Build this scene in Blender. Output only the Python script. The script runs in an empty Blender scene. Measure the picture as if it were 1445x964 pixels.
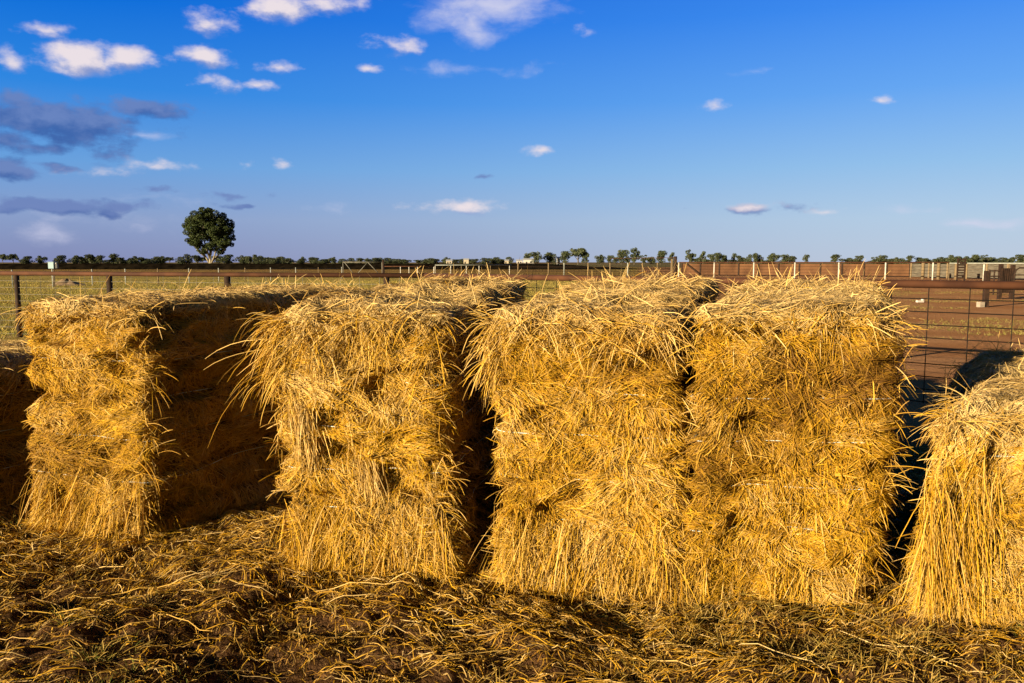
import bpy, math, random
import numpy as np
from mathutils import Vector, Matrix

random.seed(7)
RNG = np.random.default_rng(11)
R = math.radians
S = bpy.context.scene
COL = S.collection

# ------------------------------------------------------------------ camera
CAM_H, LENS = 1.70, 28.0
FPX = 1445 * LENS / 36.0
PITCH = math.atan(112 / FPX)
cam = bpy.data.objects.new('camera', bpy.data.cameras.new('camera'))
COL.objects.link(cam)
cam.location = (0, 0, CAM_H)
cam.rotation_euler = (math.pi / 2 - PITCH, 0, 0)
cam.data.lens, cam.data.sensor_width = LENS, 36
cam.data.clip_start, cam.data.clip_end = 0.05, 20000
S.camera = cam


def ray(px, py):
    a, b = (px - 722.5) / FPX, (482 - py) / FPX
    c, s = math.cos(PITCH), math.sin(PITCH)
    return np.array([a, c + b * s, -s + b * c])


def gp(px, py, z=0.0):
    """ground point seen at that place of the photograph"""
    d = ray(px, py)
    t = (z - CAM_H) / d[2]
    return np.array([d[0] * t, d[1] * t, z])


def xat(px, y):
    """x of the photo column px at distance y (for things near eye height)"""
    d = ray(px, 370)
    return d[0] / d[1] * y


# ------------------------------------------------------------------ noise
def _hash(ix, iy, iz, seed):
    h = (ix.astype(np.int64) * 374761393 + iy.astype(np.int64) * 668265263 + iz.astype(np.int64) * 2147483647
         + seed * 974711) & 0xffffffff
    h = ((h ^ (h >> 13)) * 1274126177) & 0xffffffff
    h = ((h ^ (h >> 16)) * 2246822519) & 0xffffffff
    return ((h ^ (h >> 15)) & 0xffffff) / float(0xffffff) * 2 - 1


def vnoise(p, seed=0):
    f = np.floor(p)
    t = p - f
    t = t * t * (3 - 2 * t)
    i = f.astype(np.int64)
    out = 0
    for dx in (0, 1):
        wx = t[:, 0] if dx else 1 - t[:, 0]
        for dy in (0, 1):
            wy = t[:, 1] if dy else 1 - t[:, 1]
            for dz in (0, 1):
                wz = t[:, 2] if dz else 1 - t[:, 2]
                out = out + wx * wy * wz * _hash(i[:, 0] + dx, i[:, 1] + dy, i[:, 2] + dz, seed)
    return out


def fbm(p, seed=0, octv=3):
    a, s, out = 1.0, 1.0, 0
    for k in range(octv):
        out = out + a * vnoise(p * s, seed + k * 17)
        a *= .5
        s *= 2.03
    return out


def sstep(a, b, x):
    t = np.clip((x - a) / (b - a), 0, 1)
    return t * t * (3 - 2 * t)


def norm(v):
    return v / np.maximum(np.linalg.norm(v, axis=-1, keepdims=True), 1e-9)


# ------------------------------------------------------------------ materials
def mat(name, color=(.5, .5, .5), rough=.8, spec=.3, metal=0.0):
    m = bpy.data.materials.new(name)
    m.use_nodes = True
    b = m.node_tree.nodes['Principled BSDF']
    b.inputs['Base Color'].default_value = (*color, 1)
    b.inputs['Roughness'].default_value = rough
    b.inputs['Specular IOR Level'].default_value = spec
    b.inputs['Metallic'].default_value = metal
    return m


def noisy(name, c1, c2, scale=8, rough=.85, spec=.2, bump=.3, detail=6, stretch=(1, 1, 1), lo=.35, hi=.65):
    m = mat(name, c1, rough, spec)
    nt = m.node_tree
    b = nt.nodes['Principled BSDF']
    tc = nt.nodes.new('ShaderNodeTexCoord')
    mp = nt.nodes.new('ShaderNodeMapping')
    mp.inputs['Scale'].default_value = stretch
    n = nt.nodes.new('ShaderNodeTexNoise')
    n.inputs['Scale'].default_value = scale
    n.inputs['Detail'].default_value = detail
    r = nt.nodes.new('ShaderNodeValToRGB')
    r.color_ramp.elements[0].position, r.color_ramp.elements[1].position = lo, hi
    r.color_ramp.elements[0].color = (*c1, 1)
    r.color_ramp.elements[1].color = (*c2, 1)
    nt.links.new(tc.outputs['Object'], mp.inputs['Vector'])
    nt.links.new(mp.outputs[0], n.inputs['Vector'])
    nt.links.new(n.outputs['Fac'], r.inputs[0])
    nt.links.new(r.outputs[0], b.inputs['Base Color'])
    if bump:
        bp = nt.nodes.new('ShaderNodeBump')
        bp.inputs['Strength'].default_value = bump
        bp.inputs['Distance'].default_value = .02
        nt.links.new(n.outputs['Fac'], bp.inputs['Height'])
        nt.links.new(bp.outputs[0], b.inputs['Normal'])
    return m


def attr_mat(name, rough=.55, spec=.3):
    m = mat(name, (.5, .3, .1), rough, spec)
    nt = m.node_tree
    a = nt.nodes.new('ShaderNodeAttribute')
    a.attribute_name = 'stalk_color'
    nt.links.new(a.outputs['Color'], nt.nodes['Principled BSDF'].inputs['Base Color'])
    return m


M_STRAW = attr_mat('straw_stalks', .6, .12)
M_BLADE = attr_mat('grass_blades', .7, .15)
M_LEAF = attr_mat('tree_leaves', .6, .2)
M_CORE = noisy('packed_straw_shaded', (.045, .022, .006), (.15, .075, .016), 40, .9, .1, .8, stretch=(1, 1, 2.5))  # straw coloured extra dark, deepening the shade in gaps between stalks
M_TWINE = mat('baling_twine', (.62, .66, .62), .6, .3)
M_RUST = noisy('rusty_pipe', (.048, .017, .008), (.092, .034, .014), 3.0, .8, .25, .1, stretch=(1, 1, 1))
M_RUSTDARK = noisy('dark_rusty_steel', (.016, .009, .006), (.045, .022, .012), 9, .8, .25, .15)
M_RUSTMID = noisy('rusted_sheet', (.075, .034, .016), (.140, .066, .030), .8, .85, .15, .05, stretch=(1, 1, .5))
M_WIRE = mat('mesh_wire', (.010, .008, .007), .8, .1)
M_WIREPALE = mat('galvanised_and_sunlit_wire', (.24, .22, .18), .5, .5)  # pale tone also paints sunlight onto the left run of near mesh
M_STEELPOST = noisy('pale_steel_post', (.24, .25, .22), (.36, .36, .31), 5, .6, .4, 0)
M_WHITE = noisy('weathered_white_paint', (.42, .38, .31), (.60, .56, .48), 4, .6, .3, 0)
M_WOOD = noisy('weathered_wood_post', (.13, .09, .05), (.24, .17, .09), 14, .85, .15, .3, stretch=(4, 4, .5))
M_GREYWALL = noisy('grey_timber_boards', (.065, .055, .042), (.14, .12, .09), 2.0, .9, .1, .2, stretch=(1, 1, 7))
M_BOX = mat('pale_blue_enamel', (.26, .38, .43), .4, .4)
M_BLACK = mat('dark_plastic', (.02, .02, .02), .5, .4)
M_BANK = noisy('dark_bank_soil', (.004, .003, .002), (.014, .010, .006), .7, 1, 0, .5)
M_BARK = noisy('pale_bark', (.16, .13, .085), (.34, .29, .20), 3, .8, .2, .2, stretch=(1, 1, .3))
M_BARKDARK = noisy('grey_bark', (.10, .085, .07), (.2, .17, .13), 1, .9, .1, .2)
M_CREAM = mat('cream_wall', (.42, .35, .25), .8, .2)
M_OFFWHITE = mat('offwhite_wall', (.5, .47, .42), .8, .2)
M_ROOF = mat('galvanised_roof', (.40, .40, .40), .5, .4)
M_DARKGLASS = mat('dark_window', (.03, .035, .04), .2, .5)
M_MOUND = noisy('heaped_soil', (.18, .12, .07), (.34, .23, .14), 3, .95, .05, .6)
M_CONC = noisy('pale_concrete', (.25, .2, .15), (.36, .3, .23), 6, .9, .2, .2)


# ------------------------------------------------------------------ objects
def tag(o, label=None, cat=None, group=None, kind=None):
    if label:
        o['label'] = label
    if cat:
        o['category'] = cat
    if group:
        o['group'] = group
    if kind:
        o['kind'] = kind
    return o


def empty(name, loc, label, cat, group=None, rz=0):
    o = bpy.data.objects.new(name, None)
    COL.objects.link(o)
    o.empty_display_size = .2
    o.location = loc
    o.rotation_euler = (0, 0, rz)
    return tag(o, label, cat, group)


def mesh_obj(name, V, F, material, parent=None, smooth=False, colors=None, loc=None):
    """V (n,3) array, F (m,4) or (m,3) array or list of lists"""
    me = bpy.data.meshes.new(name)
    V = np.asarray(V, dtype=np.float32)
    if isinstance(F, np.ndarray):
        k = F.shape[1]
        me.vertices.add(len(V))
        me.vertices.foreach_set('co', V.ravel())
        me.loops.add(F.size)
        me.loops.foreach_set('vertex_index', F.astype(np.int32).ravel())
        me.polygons.add(len(F))
        me.polygons.foreach_set('loop_start', np.arange(0, F.size, k, dtype=np.int32))
        me.polygons.foreach_set('use_smooth', np.full(len(F), smooth, dtype=bool))
        me.update(calc_edges=True)
    else:
        me.from_pydata([tuple(v) for v in V.tolist()], [], F)
        for p in me.polygons:
            p.use_smooth = smooth
        me.update()
    if colors is not None:
        a = me.attributes.new('stalk_color', 'FLOAT_COLOR', 'POINT')
        c = np.ones((len(V), 4), dtype=np.float32)
        c[:, :3] = colors
        a.data.foreach_set('color', c.ravel())
    me.materials.append(material)
    o = bpy.data.objects.new(name, me)
    COL.objects.link(o)
    if parent is not None:
        o.parent = parent
    if loc is not None:
        o.location = loc
    return o


class MB:
    def __init__(s):
        s.V, s.F = [], []

    def box(s, c, size, rz=0, ry=0):
        m = Matrix.Translation(Vector(c)) @ Matrix.Rotation(rz, 4, 'Z') @ Matrix.Rotation(ry, 4, 'Y')
        n = len(s.V)
        hx, hy, hz = size[0] / 2, size[1] / 2, size[2] / 2
        for x, y, z in ((-1, -1, -1), (1, -1, -1), (1, 1, -1), (-1, 1, -1), (-1, -1, 1), (1, -1, 1), (1, 1, 1), (-1, 1, 1)):
            s.V.append(tuple(m @ Vector((x * hx, y * hy, z * hz))))
        for f in ((0, 3, 2, 1), (4, 5, 6, 7), (0, 1, 5, 4), (1, 2, 6, 5), (2, 3, 7, 6), (3, 0, 4, 7)):
            s.F.append([n + i for i in f])
        return s

    def tube(s, pts, r, k=6, r2=None, cap=True):
        pts = [Vector(p) for p in pts]
        n0 = len(s.V)
        N = len(pts)
        rr = r if isinstance(r, (list, tuple)) else [r + ((r2 if r2 is not None else r) - r) * i / (N - 1) for i in range(N)]
        up = None
        for i, p in enumerate(pts):
            t = (pts[min(i + 1, N - 1)] - pts[max(i - 1, 0)]).normalized()
            if up is None:
                up = t.orthogonal().normalized()
            up = (up - t * up.dot(t)).normalized()
            b = t.cross(up)
            for j in range(k):
                a = 2 * math.pi * (j + .5) / k
                s.V.append(tuple(p + (up * math.cos(a) + b * math.sin(a)) * rr[i]))
        for i in range(N - 1):
            for j in range(k):
                a, b_ = n0 + i * k + j, n0 + i * k + (j + 1) % k
                s.F.append([a, b_, b_ + k, a + k])
        if cap:
            s.F.append([n0 + j for j in reversed(range(k))])
            s.F.append([n0 + (N - 1) * k + j for j in range(k)])
        return s

    def build(s, name, material, parent=None, smooth=False):
        off = np.zeros(3)
        V = np.array(s.V, dtype=float)
        if parent is not None:                      # vertices are given in world space
            mw = parent.matrix_basis.inverted()
            V = np.array([tuple(mw @ Vector(v)) for v in V])
        return mesh_obj(name, V, s.F, material, parent, smooth)


# ------------------------------------------------------------------ stalks as ribbons
def ribbons(PTS, W, roll, colors, nrm=None):
    """PTS (n,k,3) points; W (n,) width; roll (n,); colours (n,3) -> V,F,C"""
    n, k, _ = PTS.shape
    T = np.empty_like(PTS)
    T[:, 1:-1] = PTS[:, 2:] - PTS[:, :-2]
    T[:, 0] = PTS[:, 1] - PTS[:, 0]
    T[:, -1] = PTS[:, -1] - PTS[:, -2]
    T = norm(T)
    if nrm is None:
        nrm = np.tile(np.array([0, 0, 1.0]), (n, 1))
    N = nrm[:, None, :] + 1e-4
    side = norm(np.cross(T, N))
    bi = np.cross(side, T)
    side = side * np.cos(roll)[:, None, None] + bi * np.sin(roll)[:, None, None]
    taper = np.ones(k)
    taper[-1], taper[0] = .45, .8
    h = (W[:, None] * taper[None, :] * .5)[:, :, None]
    A, B = PTS - side * h, PTS + side * h
    V = np.stack([A, B], 2).reshape(-1, 3)
    base = (np.arange(n) * k * 2)[:, None] + (np.arange(k - 1) * 2)[None, :]
    F = np.stack([base, base + 1, base + 3, base + 2], -1).reshape(-1, 4)
    C = np.repeat(colors, k * 2, axis=0)
    return V, F, C


class Stalks:
    def __init__(s):
        s.p = []

    def add(s, *a, **k):
        s.p.append(ribbons(*a, **k))

    def build(s, name, material, parent=None):
        V, F, C, o = [], [], [], 0
        for v, f, c in s.p:
            V.append(v)
            F.append(f + o)
            C.append(c)
            o += len(v)
        return mesh_obj(name, np.concatenate(V), np.concatenate(F), material, parent, False, np.concatenate(C))


GOLD = np.array([.62, .345, .016])
PALE = np.array([.76, .525, .215])
BROWN = np.array([.15, .070, .016])
DEEP = np.array([.42, .195, .007])


def straw_colors(n, bleach, brown, rng):
    """mix of gold, pale and brown stalks; bleach and brown are (n,) 0..1"""
    t = rng.random((n, 1))
    c = DEEP + (GOLD - DEEP) * t
    b = np.clip(bleach[:, None] + rng.normal(0, .22, (n, 1)), 0, 1)
    c = c + (PALE - c) * b
    w = np.clip(brown[:, None] + rng.normal(0, .2, (n, 1)), 0, 1)
    c = c + (BROWN - c) * w
    return c * rng.uniform(.78, 1.12, (n, 1))


# ------------------------------------------------------------------ straw bales
class Bale:
    def __init__(s, FL, FR, alpha, L, h_front, h_back, seed, lean=(0, 0), r=.13, amp=1.0, bands=6, brown_band=None, ln=1.0, skirt=1.0, groove=1.0, flat=.3, age=.15, cut=.5):
        s.FL, s.FR = np.array(FL, float), np.array(FR, float)
        s.w = float(np.linalg.norm((s.FR - s.FL)[:2]))
        s.L, s.hf, s.hb, s.seed, s.r, s.amp = L, h_front, h_back, seed, r, amp
        s.h = (h_front + h_back) / 2
        s.ax = np.array([math.sin(alpha), math.cos(alpha)])
        s.lean = lean
        s.ln, s.skirt, s.groove, s.flat, s.age, s.cut = ln, skirt, groove, flat, age, cut
        s.rng = np.random.default_rng(seed)
        s.lo = np.array([0, 0, -.25])
        s.hi = np.array([s.w, L, s.h])
        s.c = (s.lo + s.hi) / 2
        s.half = (s.hi - s.lo) / 2
        s.bz = np.array([s.h * (k + .6) / bands + s.rng.uniform(-.02, .02) for k in range(bands)])
        s.brown_band = brown_band

    def project(s, p):
        q = p - s.c
        r = s.r
        inner = np.clip(q, -(s.half - r), s.half - r)
        v = q - inner
        l = np.linalg.norm(v, axis=1, keepdims=True)
        ins = l[:, 0] < 1e-6
        if ins.any():
            d = s.half - np.abs(q[ins])
            ax = np.argmin(d, 1)
            vv = np.zeros_like(q[ins])
            vv[np.arange(len(ax)), ax] = np.sign(q[ins][np.arange(len(ax)), ax])
            v[ins] = vv
            l[ins] = 1
            ii = inner[ins]
            for a in range(3):
                k = ax == a
                ii[k, a] = np.sign(q[ins][k, a]) * (s.half[a] - r)
            inner[ins] = ii
        n = v / np.maximum(l, 1e-9)
        return s.c + inner + n * r, n

    def disp(s, q, n):
        sc = np.array([1, 1, 1.5])
        d = .024 * fbm(q * sc * 3.2, s.seed, 3)
        d += .026 * vnoise(q * np.array([7, 7, 13.]), s.seed + 5)
        d += .012 * vnoise(q * sc * 19, s.seed + 6)
        pk = fbm(q * np.array([3.0, 3.0, 5.5]) + 7, s.seed + 9, 2)
        d -= .075 * sstep(.25, .70, pk)
        side = 1 - np.abs(n[:, 2])
        zj = q[:, 2] + .02 * vnoise(q * 4, s.seed + 3)
        for b in s.bz:
            d -= .045 * s.groove * np.exp(-((zj - b) / .024) ** 2) * side * (.6 + .5 * vnoise(q * 2.5 + b * 9, s.seed + 21))
        d += .03 * s.skirt * sstep(.35, .0, q[:, 2]) * side          # spread foot
        return d * s.amp * (1 - s.flat * np.clip(n[:, 2], 0, 1))

    def warp(s, p):
        u = p[:, 0] / s.w
        y = p[:, 1]
        z = p[:, 2]
        hh = s.hf + (s.hb - s.hf) * np.clip(y / s.L, 0, 1)
        wz = np.where(z > 0, z * hh / s.h, z)
        out = np.empty_like(p)
        f = (s.FR - s.FL)
        wob = .03 * np.sin(z * 3.1 + s.seed)
        out[:, 0] = s.FL[0] + u * f[0] + y * s.ax[0] + s.lean[0] * wz + wob
        out[:, 1] = s.FL[1] + u * f[1] + y * s.ax[1] + s.lean[1] * wz
        out[:, 2] = wz
        return out

    def nworld(s, n):
        f = norm((s.FR - s.FL)[None, :])[0]
        o = n[:, :1] * f[None, :] + n[:, 1:2] * np.array([[s.ax[0], s.ax[1], 0]]) + n[:, 2:3] * np.array([[0, 0, 1.0]])
        return norm(o)

    def core(s, root):
        V, F, o = [], [], 0
        k = 44
        g = np.linspace(0, 1, k)
        A, B = np.meshgrid(g, g, indexing='ij')
        A, B = A.ravel(), B.ravel()
        idx = np.arange(k * k).reshape(k, k)
        q = np.stack([idx[:-1, :-1], idx[1:, :-1], idx[1:, 1:], idx[:-1, 1:]], -1).reshape(-1, 4)
        for ax, side in ((1, 0), (1, 1), (0, 0), (0, 1), (2, 1)):
            P = np.empty((k * k, 3))
            oth = [i for i in range(3) if i != ax]
            P[:, ax] = s.hi[ax] if side else s.lo[ax]
            P[:, oth[0]] = s.lo[oth[0]] + A * (s.hi - s.lo)[oth[0]]
            P[:, oth[1]] = s.lo[oth[1]] + B * (s.hi - s.lo)[oth[1]]
            pr, n = s.project(P)
            V.append(s.warp(pr + n * (s.disp(pr, n) - .012)[:, None]))
            flip = (ax == 1) != bool(side)
            F.append((q if not flip else q[:, ::-1]) + o)
            o += k * k
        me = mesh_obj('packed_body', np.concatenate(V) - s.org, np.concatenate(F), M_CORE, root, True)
        return me

    def field(s, face, a, b, ea, eb):
        """angle of the combed straw at face coordinates (a,b) metres; patches of common direction"""
        rng = np.random.default_rng(s.seed * 31 + face)
        nc = int(ea * eb * 60) + 8
        ca, cb = rng.random(nc) * ea, rng.random(nc) * eb
        if face == 4:                                            # top: mostly across and towards the front
            ang = np.where(rng.random(nc) < .6, rng.normal(0, .5, nc), rng.normal(-1.57, .6, nc))
        else:
            pick = rng.random(nc)
            ang = np.where(pick < .30, rng.normal(-1.57, .5, nc), np.where(pick < .62, rng.normal(-.75, .35, nc), rng.normal(0, .32, nc)))
            hi = cb > eb * .80
            ang = np.where(hi & (rng.random(nc) < .7), rng.normal(-.25, .4, nc), ang)
            lowc = (cb < eb * .26) & (rng.random(nc) < s.skirt)
            ang = np.where(lowc, rng.normal(-1.5, .38, nc), ang)
        sg = np.where(rng.random(nc) < .5, 1, -1)
        ang = np.where(sg > 0, ang, math.pi - ang)
        lift = rng.uniform(0, .036, nc)
        tint = rng.normal(0, .5, nc)
        out = np.empty(len(a), int)
        for i in range(0, len(a), 4000):
            da = (a[i:i + 4000, None] - ca[None, :])
            db = (b[i:i + 4000, None] - cb[None, :]) * 1.6
            out[i:i + 4000] = np.argmin(da * da + db * db + rng.random((len(da), nc)) * .006, 1)
        return ang[out], lift[out], tint[out]

    def cover(s, st_body, st_top, dens, segs=5):
        """dens: stalks per square metre for front, right, left, back, top"""
        rng = s.rng
        e = [(s.w, s.h), (s.L, s.h), (s.L, s.h), (s.w, s.h), (s.w, s.L)]
        for face in range(5):
            ea, eb = e[face]
            n = int(dens[face] * ea * eb)
            if n < 1:
                continue
            a, b = rng.random(n) * ea, rng.random(n) * eb
            P = np.empty((n, 3))
            if face == 0:
                P[:] = np.stack([a, np.zeros(n), b], 1)
                e1, e2 = np.array([1, 0, 0.]), np.array([0, 0, 1.])
            elif face == 1:
                P[:] = np.stack([np.full(n, s.w), a, b], 1)
                e1, e2 = np.array([0, 1., 0]), np.array([0, 0, 1.])
            elif face == 2:
                P[:] = np.stack([np.zeros(n), a, b], 1)
                e1, e2 = np.array([0, 1., 0]), np.array([0, 0, 1.])
            elif face == 3:
                P[:] = np.stack([a, np.full(n, s.L), b], 1)
                e1, e2 = np.array([1., 0, 0]), np.array([0, 0, 1.])
            else:
                P[:] = np.stack([a, b, np.full(n, s.h)], 1)
                e1, e2 = np.array([1., 0, 0]), np.array([0, 1., 0])
            ang, lift, tint = s.field(face, a, b, ea, eb)
            kind = rng.random(n)
            ang = ang + rng.normal(0, .38, n) + np.where(kind < .2, rng.uniform(-3.1, 3.1, n), 0)
            d = np.cos(ang)[:, None] * e1 + np.sin(ang)[:, None] * e2
            Ln = rng.gamma(3.2, .046, n).clip(.04, .48) * s.ln
            if face == 4:
                Ln *= 1.12
            off = rng.random(n) ** 1.5 * .022 + lift * .8 - .004
            fly = np.where(rng.random(n) < .08, rng.uniform(.02, .07, n), rng.uniform(-.004, .022, n))
            sk = (face < 4) & (b < .34)
            fly = np.where(sk, s.skirt * rng.uniform(.0, .10, n) * np.clip(1 - b / .45, 0, 1) + fly, fly)
            Ln = np.where(sk, Ln * (1 + .35 * s.skirt), Ln)
            if face < 4 and s.cut > 0:                       # stalks end at the joints between the pressed layers
                sz = np.sin(ang) * Ln
                zl = P[:, 2] + .02 * vnoise(P * 4, s.seed + 3)
                js = np.sort(s.bz)
                up = np.searchsorted(js, zl)
                jj = np.concatenate([[-9], js, [9]])
                room = np.where(sz > 0, jj[up + 1] - zl, zl - jj[up])
                f = np.clip(room / np.maximum(np.abs(sz), 1e-3), .12, 1)
                Ln = np.where(rng.random(n) < s.cut, Ln * f, Ln)
                Ln = np.maximum(Ln, .03)
            curl = rng.normal(0, .22, n)
            droop = np.where(fly > .03, rng.uniform(.2, .9, n), 0)
            pts = np.empty((n, segs + 1, 3))
            p = P.copy()
            nfirst = None
            for k in range(segs + 1):
                q, nn = s.project(p)
                if k == 0:
                    nfirst = nn
                t = k / segs
                o = off + fly * t ** 2 + s.disp(q, nn)
                w = s.warp(q + nn * o[:, None])
                w[:, 2] -= droop * fly * t ** 3
                pts[:, k] = w
                d = norm(d - (d * nn).sum(1, keepdims=True) * nn)
                tang = np.cross(nn, d)
                d = norm(d + tang * (curl * .35)[:, None])
                p = q + d * (Ln / segs)[:, None]
            pts[:, :, 2] = np.maximum(pts[:, :, 2], .004 + rng.random((n, 1)) * .02)
            wdt = rng.uniform(.0018, .0040, n)
            topness = np.clip(nfirst[:, 2] * 1.3, 0, 1) * .85 + sstep(s.h * .90, s.h * 1.0, P[:, 2]) * .12
            bn = fbm(P * 2.3, s.seed + 40, 2)
            bleach = topness + .34 * np.clip(tint, -1, 1) + .0 + .22 * bn
            brown = np.clip(.08 - .45 * bn + (.22 * (tint < -.55)), 0, .6)
            if face < 4:
                zl = P[:, 2] + .02 * vnoise(P * 4, s.seed + 3)
                lay = np.searchsorted(np.sort(s.bz), zl)
                lt = np.random.default_rng(s.seed + 77).uniform(-1, 1, len(s.bz) + 1)[lay]
                bleach = bleach + s.age * lt
                brown = np.clip(brown - s.age * lt, 0, .7)
                near_j = np.min(np.abs(zl[:, None] - s.bz[None, :]), 1)
                keepj = near_j < .016
                brown = np.where(keepj, np.clip(brown + .15, 0, .7), brown)
            if s.brown_band:
                z0, z1, am = s.brown_band
                brown += am * sstep(z0 - .04, z0 + .02, P[:, 2]) * (1 - sstep(z1 - .02, z1 + .06, P[:, 2])) * (.55 + .6 * vnoise(P * 6, s.seed + 50))
            col = straw_colors(n, bleach, brown, rng)
            roll = rng.normal(0, .55, n)
            (st_top if face == 4 else st_body).add(pts - s.org, wdt, roll, col, s.nworld(nfirst))

    def tuft(s, st, c, spread, d0, n, Lr, droop, bleach=.15, spreadang=.35, width=(.002, .0040)):
        """loose stalks leaving the bale at local point c in local direction d0 and sagging under their weight"""
        rng = s.rng
        P = np.array(c) + rng.normal(0, 1, (n, 3)) * np.array(spread)
        W = s.warp(P)
        f = norm((s.FR - s.FL)[None, :])[0]
        D = d0[0] * f + d0[1] * np.array([s.ax[0], s.ax[1], 0]) + d0[2] * np.array([0, 0, 1.])
        d = norm(np.tile(D, (n, 1)) + rng.normal(0, spreadang, (n, 3)))
        Ln = rng.uniform(*Lr, n)
        segs = 6
        g = droop * rng.uniform(.5, 1.5, n)
        pts = np.empty((n, segs + 1, 3))
        p = W.copy()
        for k in range(segs + 1):
            pts[:, k] = p
            d = norm(d + np.array([0, 0, -1.]) * (g / segs)[:, None] + rng.normal(0, .04, (n, 3)))
            p = p + d * (Ln / segs)[:, None]
        pts[:, :, 2] = np.maximum(pts[:, :, 2], .004 + rng.random((n, 1)) * .03)
        col = straw_colors(n, np.full(n, bleach), np.full(n, .02), rng)
        st.add(pts - s.org, rng.uniform(*width, n), rng.uniform(-1.2, 1.2, n), col, norm(np.cross(d, rng.normal(0, 1, (n, 3)))))

    def twines(s, root, zs):
        for z in zs:
            loop = []
            r = 0
            per = [(0, 0), (s.w, 0), (s.w, s.L), (0, s.L), (0, 0)]
            P = []
            for i in range(4):
                m = 40
                for k in range(m):
                    t = k / m
                    P.append((per[i][0] + (per[i + 1][0] - per[i][0]) * t, per[i][1] + (per[i + 1][1] - per[i][1]) * t, z))
            P = np.array(P)
            q, n = s.project(P)
            d = s.disp(q, n)
            d = np.convolve(np.concatenate([d[-3:], d, d[:3]]), np.ones(7) / 7, 'valid')
            w = s.warp(q + n * (d + .020)[:, None]) - s.org
            mb = MB()
            mb.tube([tuple(v) for v in w] + [tuple(w[0])], .0022, 5, cap=False)
            mesh_obj('twine', np.array(mb.V), mb.F, M_TWINE, root, True)

    def build(s, label, dens, zs, extra=None):
        cx = (s.FL + s.FR) / 2 + np.array([s.ax[0], s.ax[1], 0]) * s.L / 2
        s.org = np.array([cx[0], cx[1], 0.0])
        root = empty('straw_bale', tuple(s.org), label, 'straw bale', 'straw bales standing in a row')
        s.core(root)
        body, top = Stalks(), Stalks()
        s.cover(body, top, dens)
        if extra:
            loose = Stalks()
            extra(s, loose)
            loose.build('loose_straw', M_STRAW, root)
        body.build('straw_sides', M_STRAW, root)
        top.build('straw_top', M_STRAW, root)
        s.twines(root, zs)
        return root


def top_mess(b, st, k=1.0, rim=1.0, sides=1.0):
    """stalks sticking up and trailing on top, and strays along the rim"""
    g = b.rng
    for i in range(int(26 * k)):
        c = (g.uniform(.05, b.w - .05), g.uniform(.02, b.L - .05), b.h + .0)
        a = g.uniform(0, 6.28)
        b.tuft(st, c, (.09, .09, .008), (math.cos(a), math.sin(a), g.uniform(.0, .35)), int(g.integers(8, 26)), (.07, .24), .35, .75, .4)
    for i in range(int(10 * k)):
        c = (g.uniform(.05, b.w - .05), g.uniform(.3, b.L - .05), b.h)
        b.tuft(st, c, (.1, .1, .008), (g.uniform(-1, 1), 0, 1.2), 3, (.06, .2), .1, .7, .5)
    for i in range(int(30 * k)):
        c = (g.uniform(0, b.w), g.uniform(.0, .05), g.uniform(.1, b.h - .03))
        b.tuft(st, c, (.03, .01, .03), (g.uniform(-1, 1), -.4, g.uniform(-.8, .5)), int(g.integers(3, 9)), (.06, .2), .5, .2, .35)
    for i in range(int(30 * rim)):                      # front rim
        c = (b.w * g.random(), .04, b.h - .04)
        b.tuft(st, c, (.05, .03, .012), (g.uniform(-2.2, 2.2), -.5, g.uniform(-.2, .15)), int(g.integers(6, 24)), (.07, .22), g.uniform(.2, 1.2), .45, .5)
    for i in range(int(30 * k)):                        # back rim
        c = (b.w * g.random(), b.L - .05, b.h)
        b.tuft(st, c, (.05, .06, .012), (g.uniform(-1.2, 1.2), g.uniform(-.3, .3), g.uniform(.1, .6)), 7, (.06, .2), .4, .8, .4)
    for sx, sg in ((0, -1), (b.w, 1)):
        for i in range(int(16 * sides)):                # side rims
            c = (sx, g.uniform(0, b.L), b.h - .06)
            b.tuft(st, c, (.02, .06, .02), (sg * .5, g.uniform(-1, .8), g.uniform(-.2, .2)), 12, (.06, .18), .9, .45, .45)
        for i in range(int(22 * sides)):                # ragged front corners
            c = (sx, .04, g.uniform(.05, b.h - .05))
            b.tuft(st, c, (.012, .03, .04), (sg * .5, g.uniform(-.9, .6), g.uniform(-.9, .6)), 5, (.05, .14), .4, .2, .6)


def foot(b, st, n=40, out=.22, faces=('front',)):
    for i in range(n):
        u = (i + b.rng.random()) / n
        c = (b.w * u, -.02, b.rng.uniform(.12, .34))
        b.tuft(st, c, (.02, .015, .05), (b.rng.uniform(-.45, .45), -b.rng.uniform(.15, .6) * out / .22, -1), 22, (.16, .38), .5, .2, .28)


def g3(px, py):
    return gp(px, py)


SPECS = []

def ex0(b, st):
    top_mess(b, st, .8)


def ex1(b, st):
    top_mess(b, st, .8, .9, .45)
    foot(b, st, 14, .2)
    for i in range(10):                                  # corner broom over the shaded side
        c = (b.w + .0, b.rng.uniform(0, .12), b.rng.uniform(.25, 1.4))
        b.tuft(st, c, (.01, .04, .05), (.8, b.rng.uniform(-.7, .4), b.rng.uniform(-.7, .5)), 9, (.06, .22), .8, .2, .55)


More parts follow.
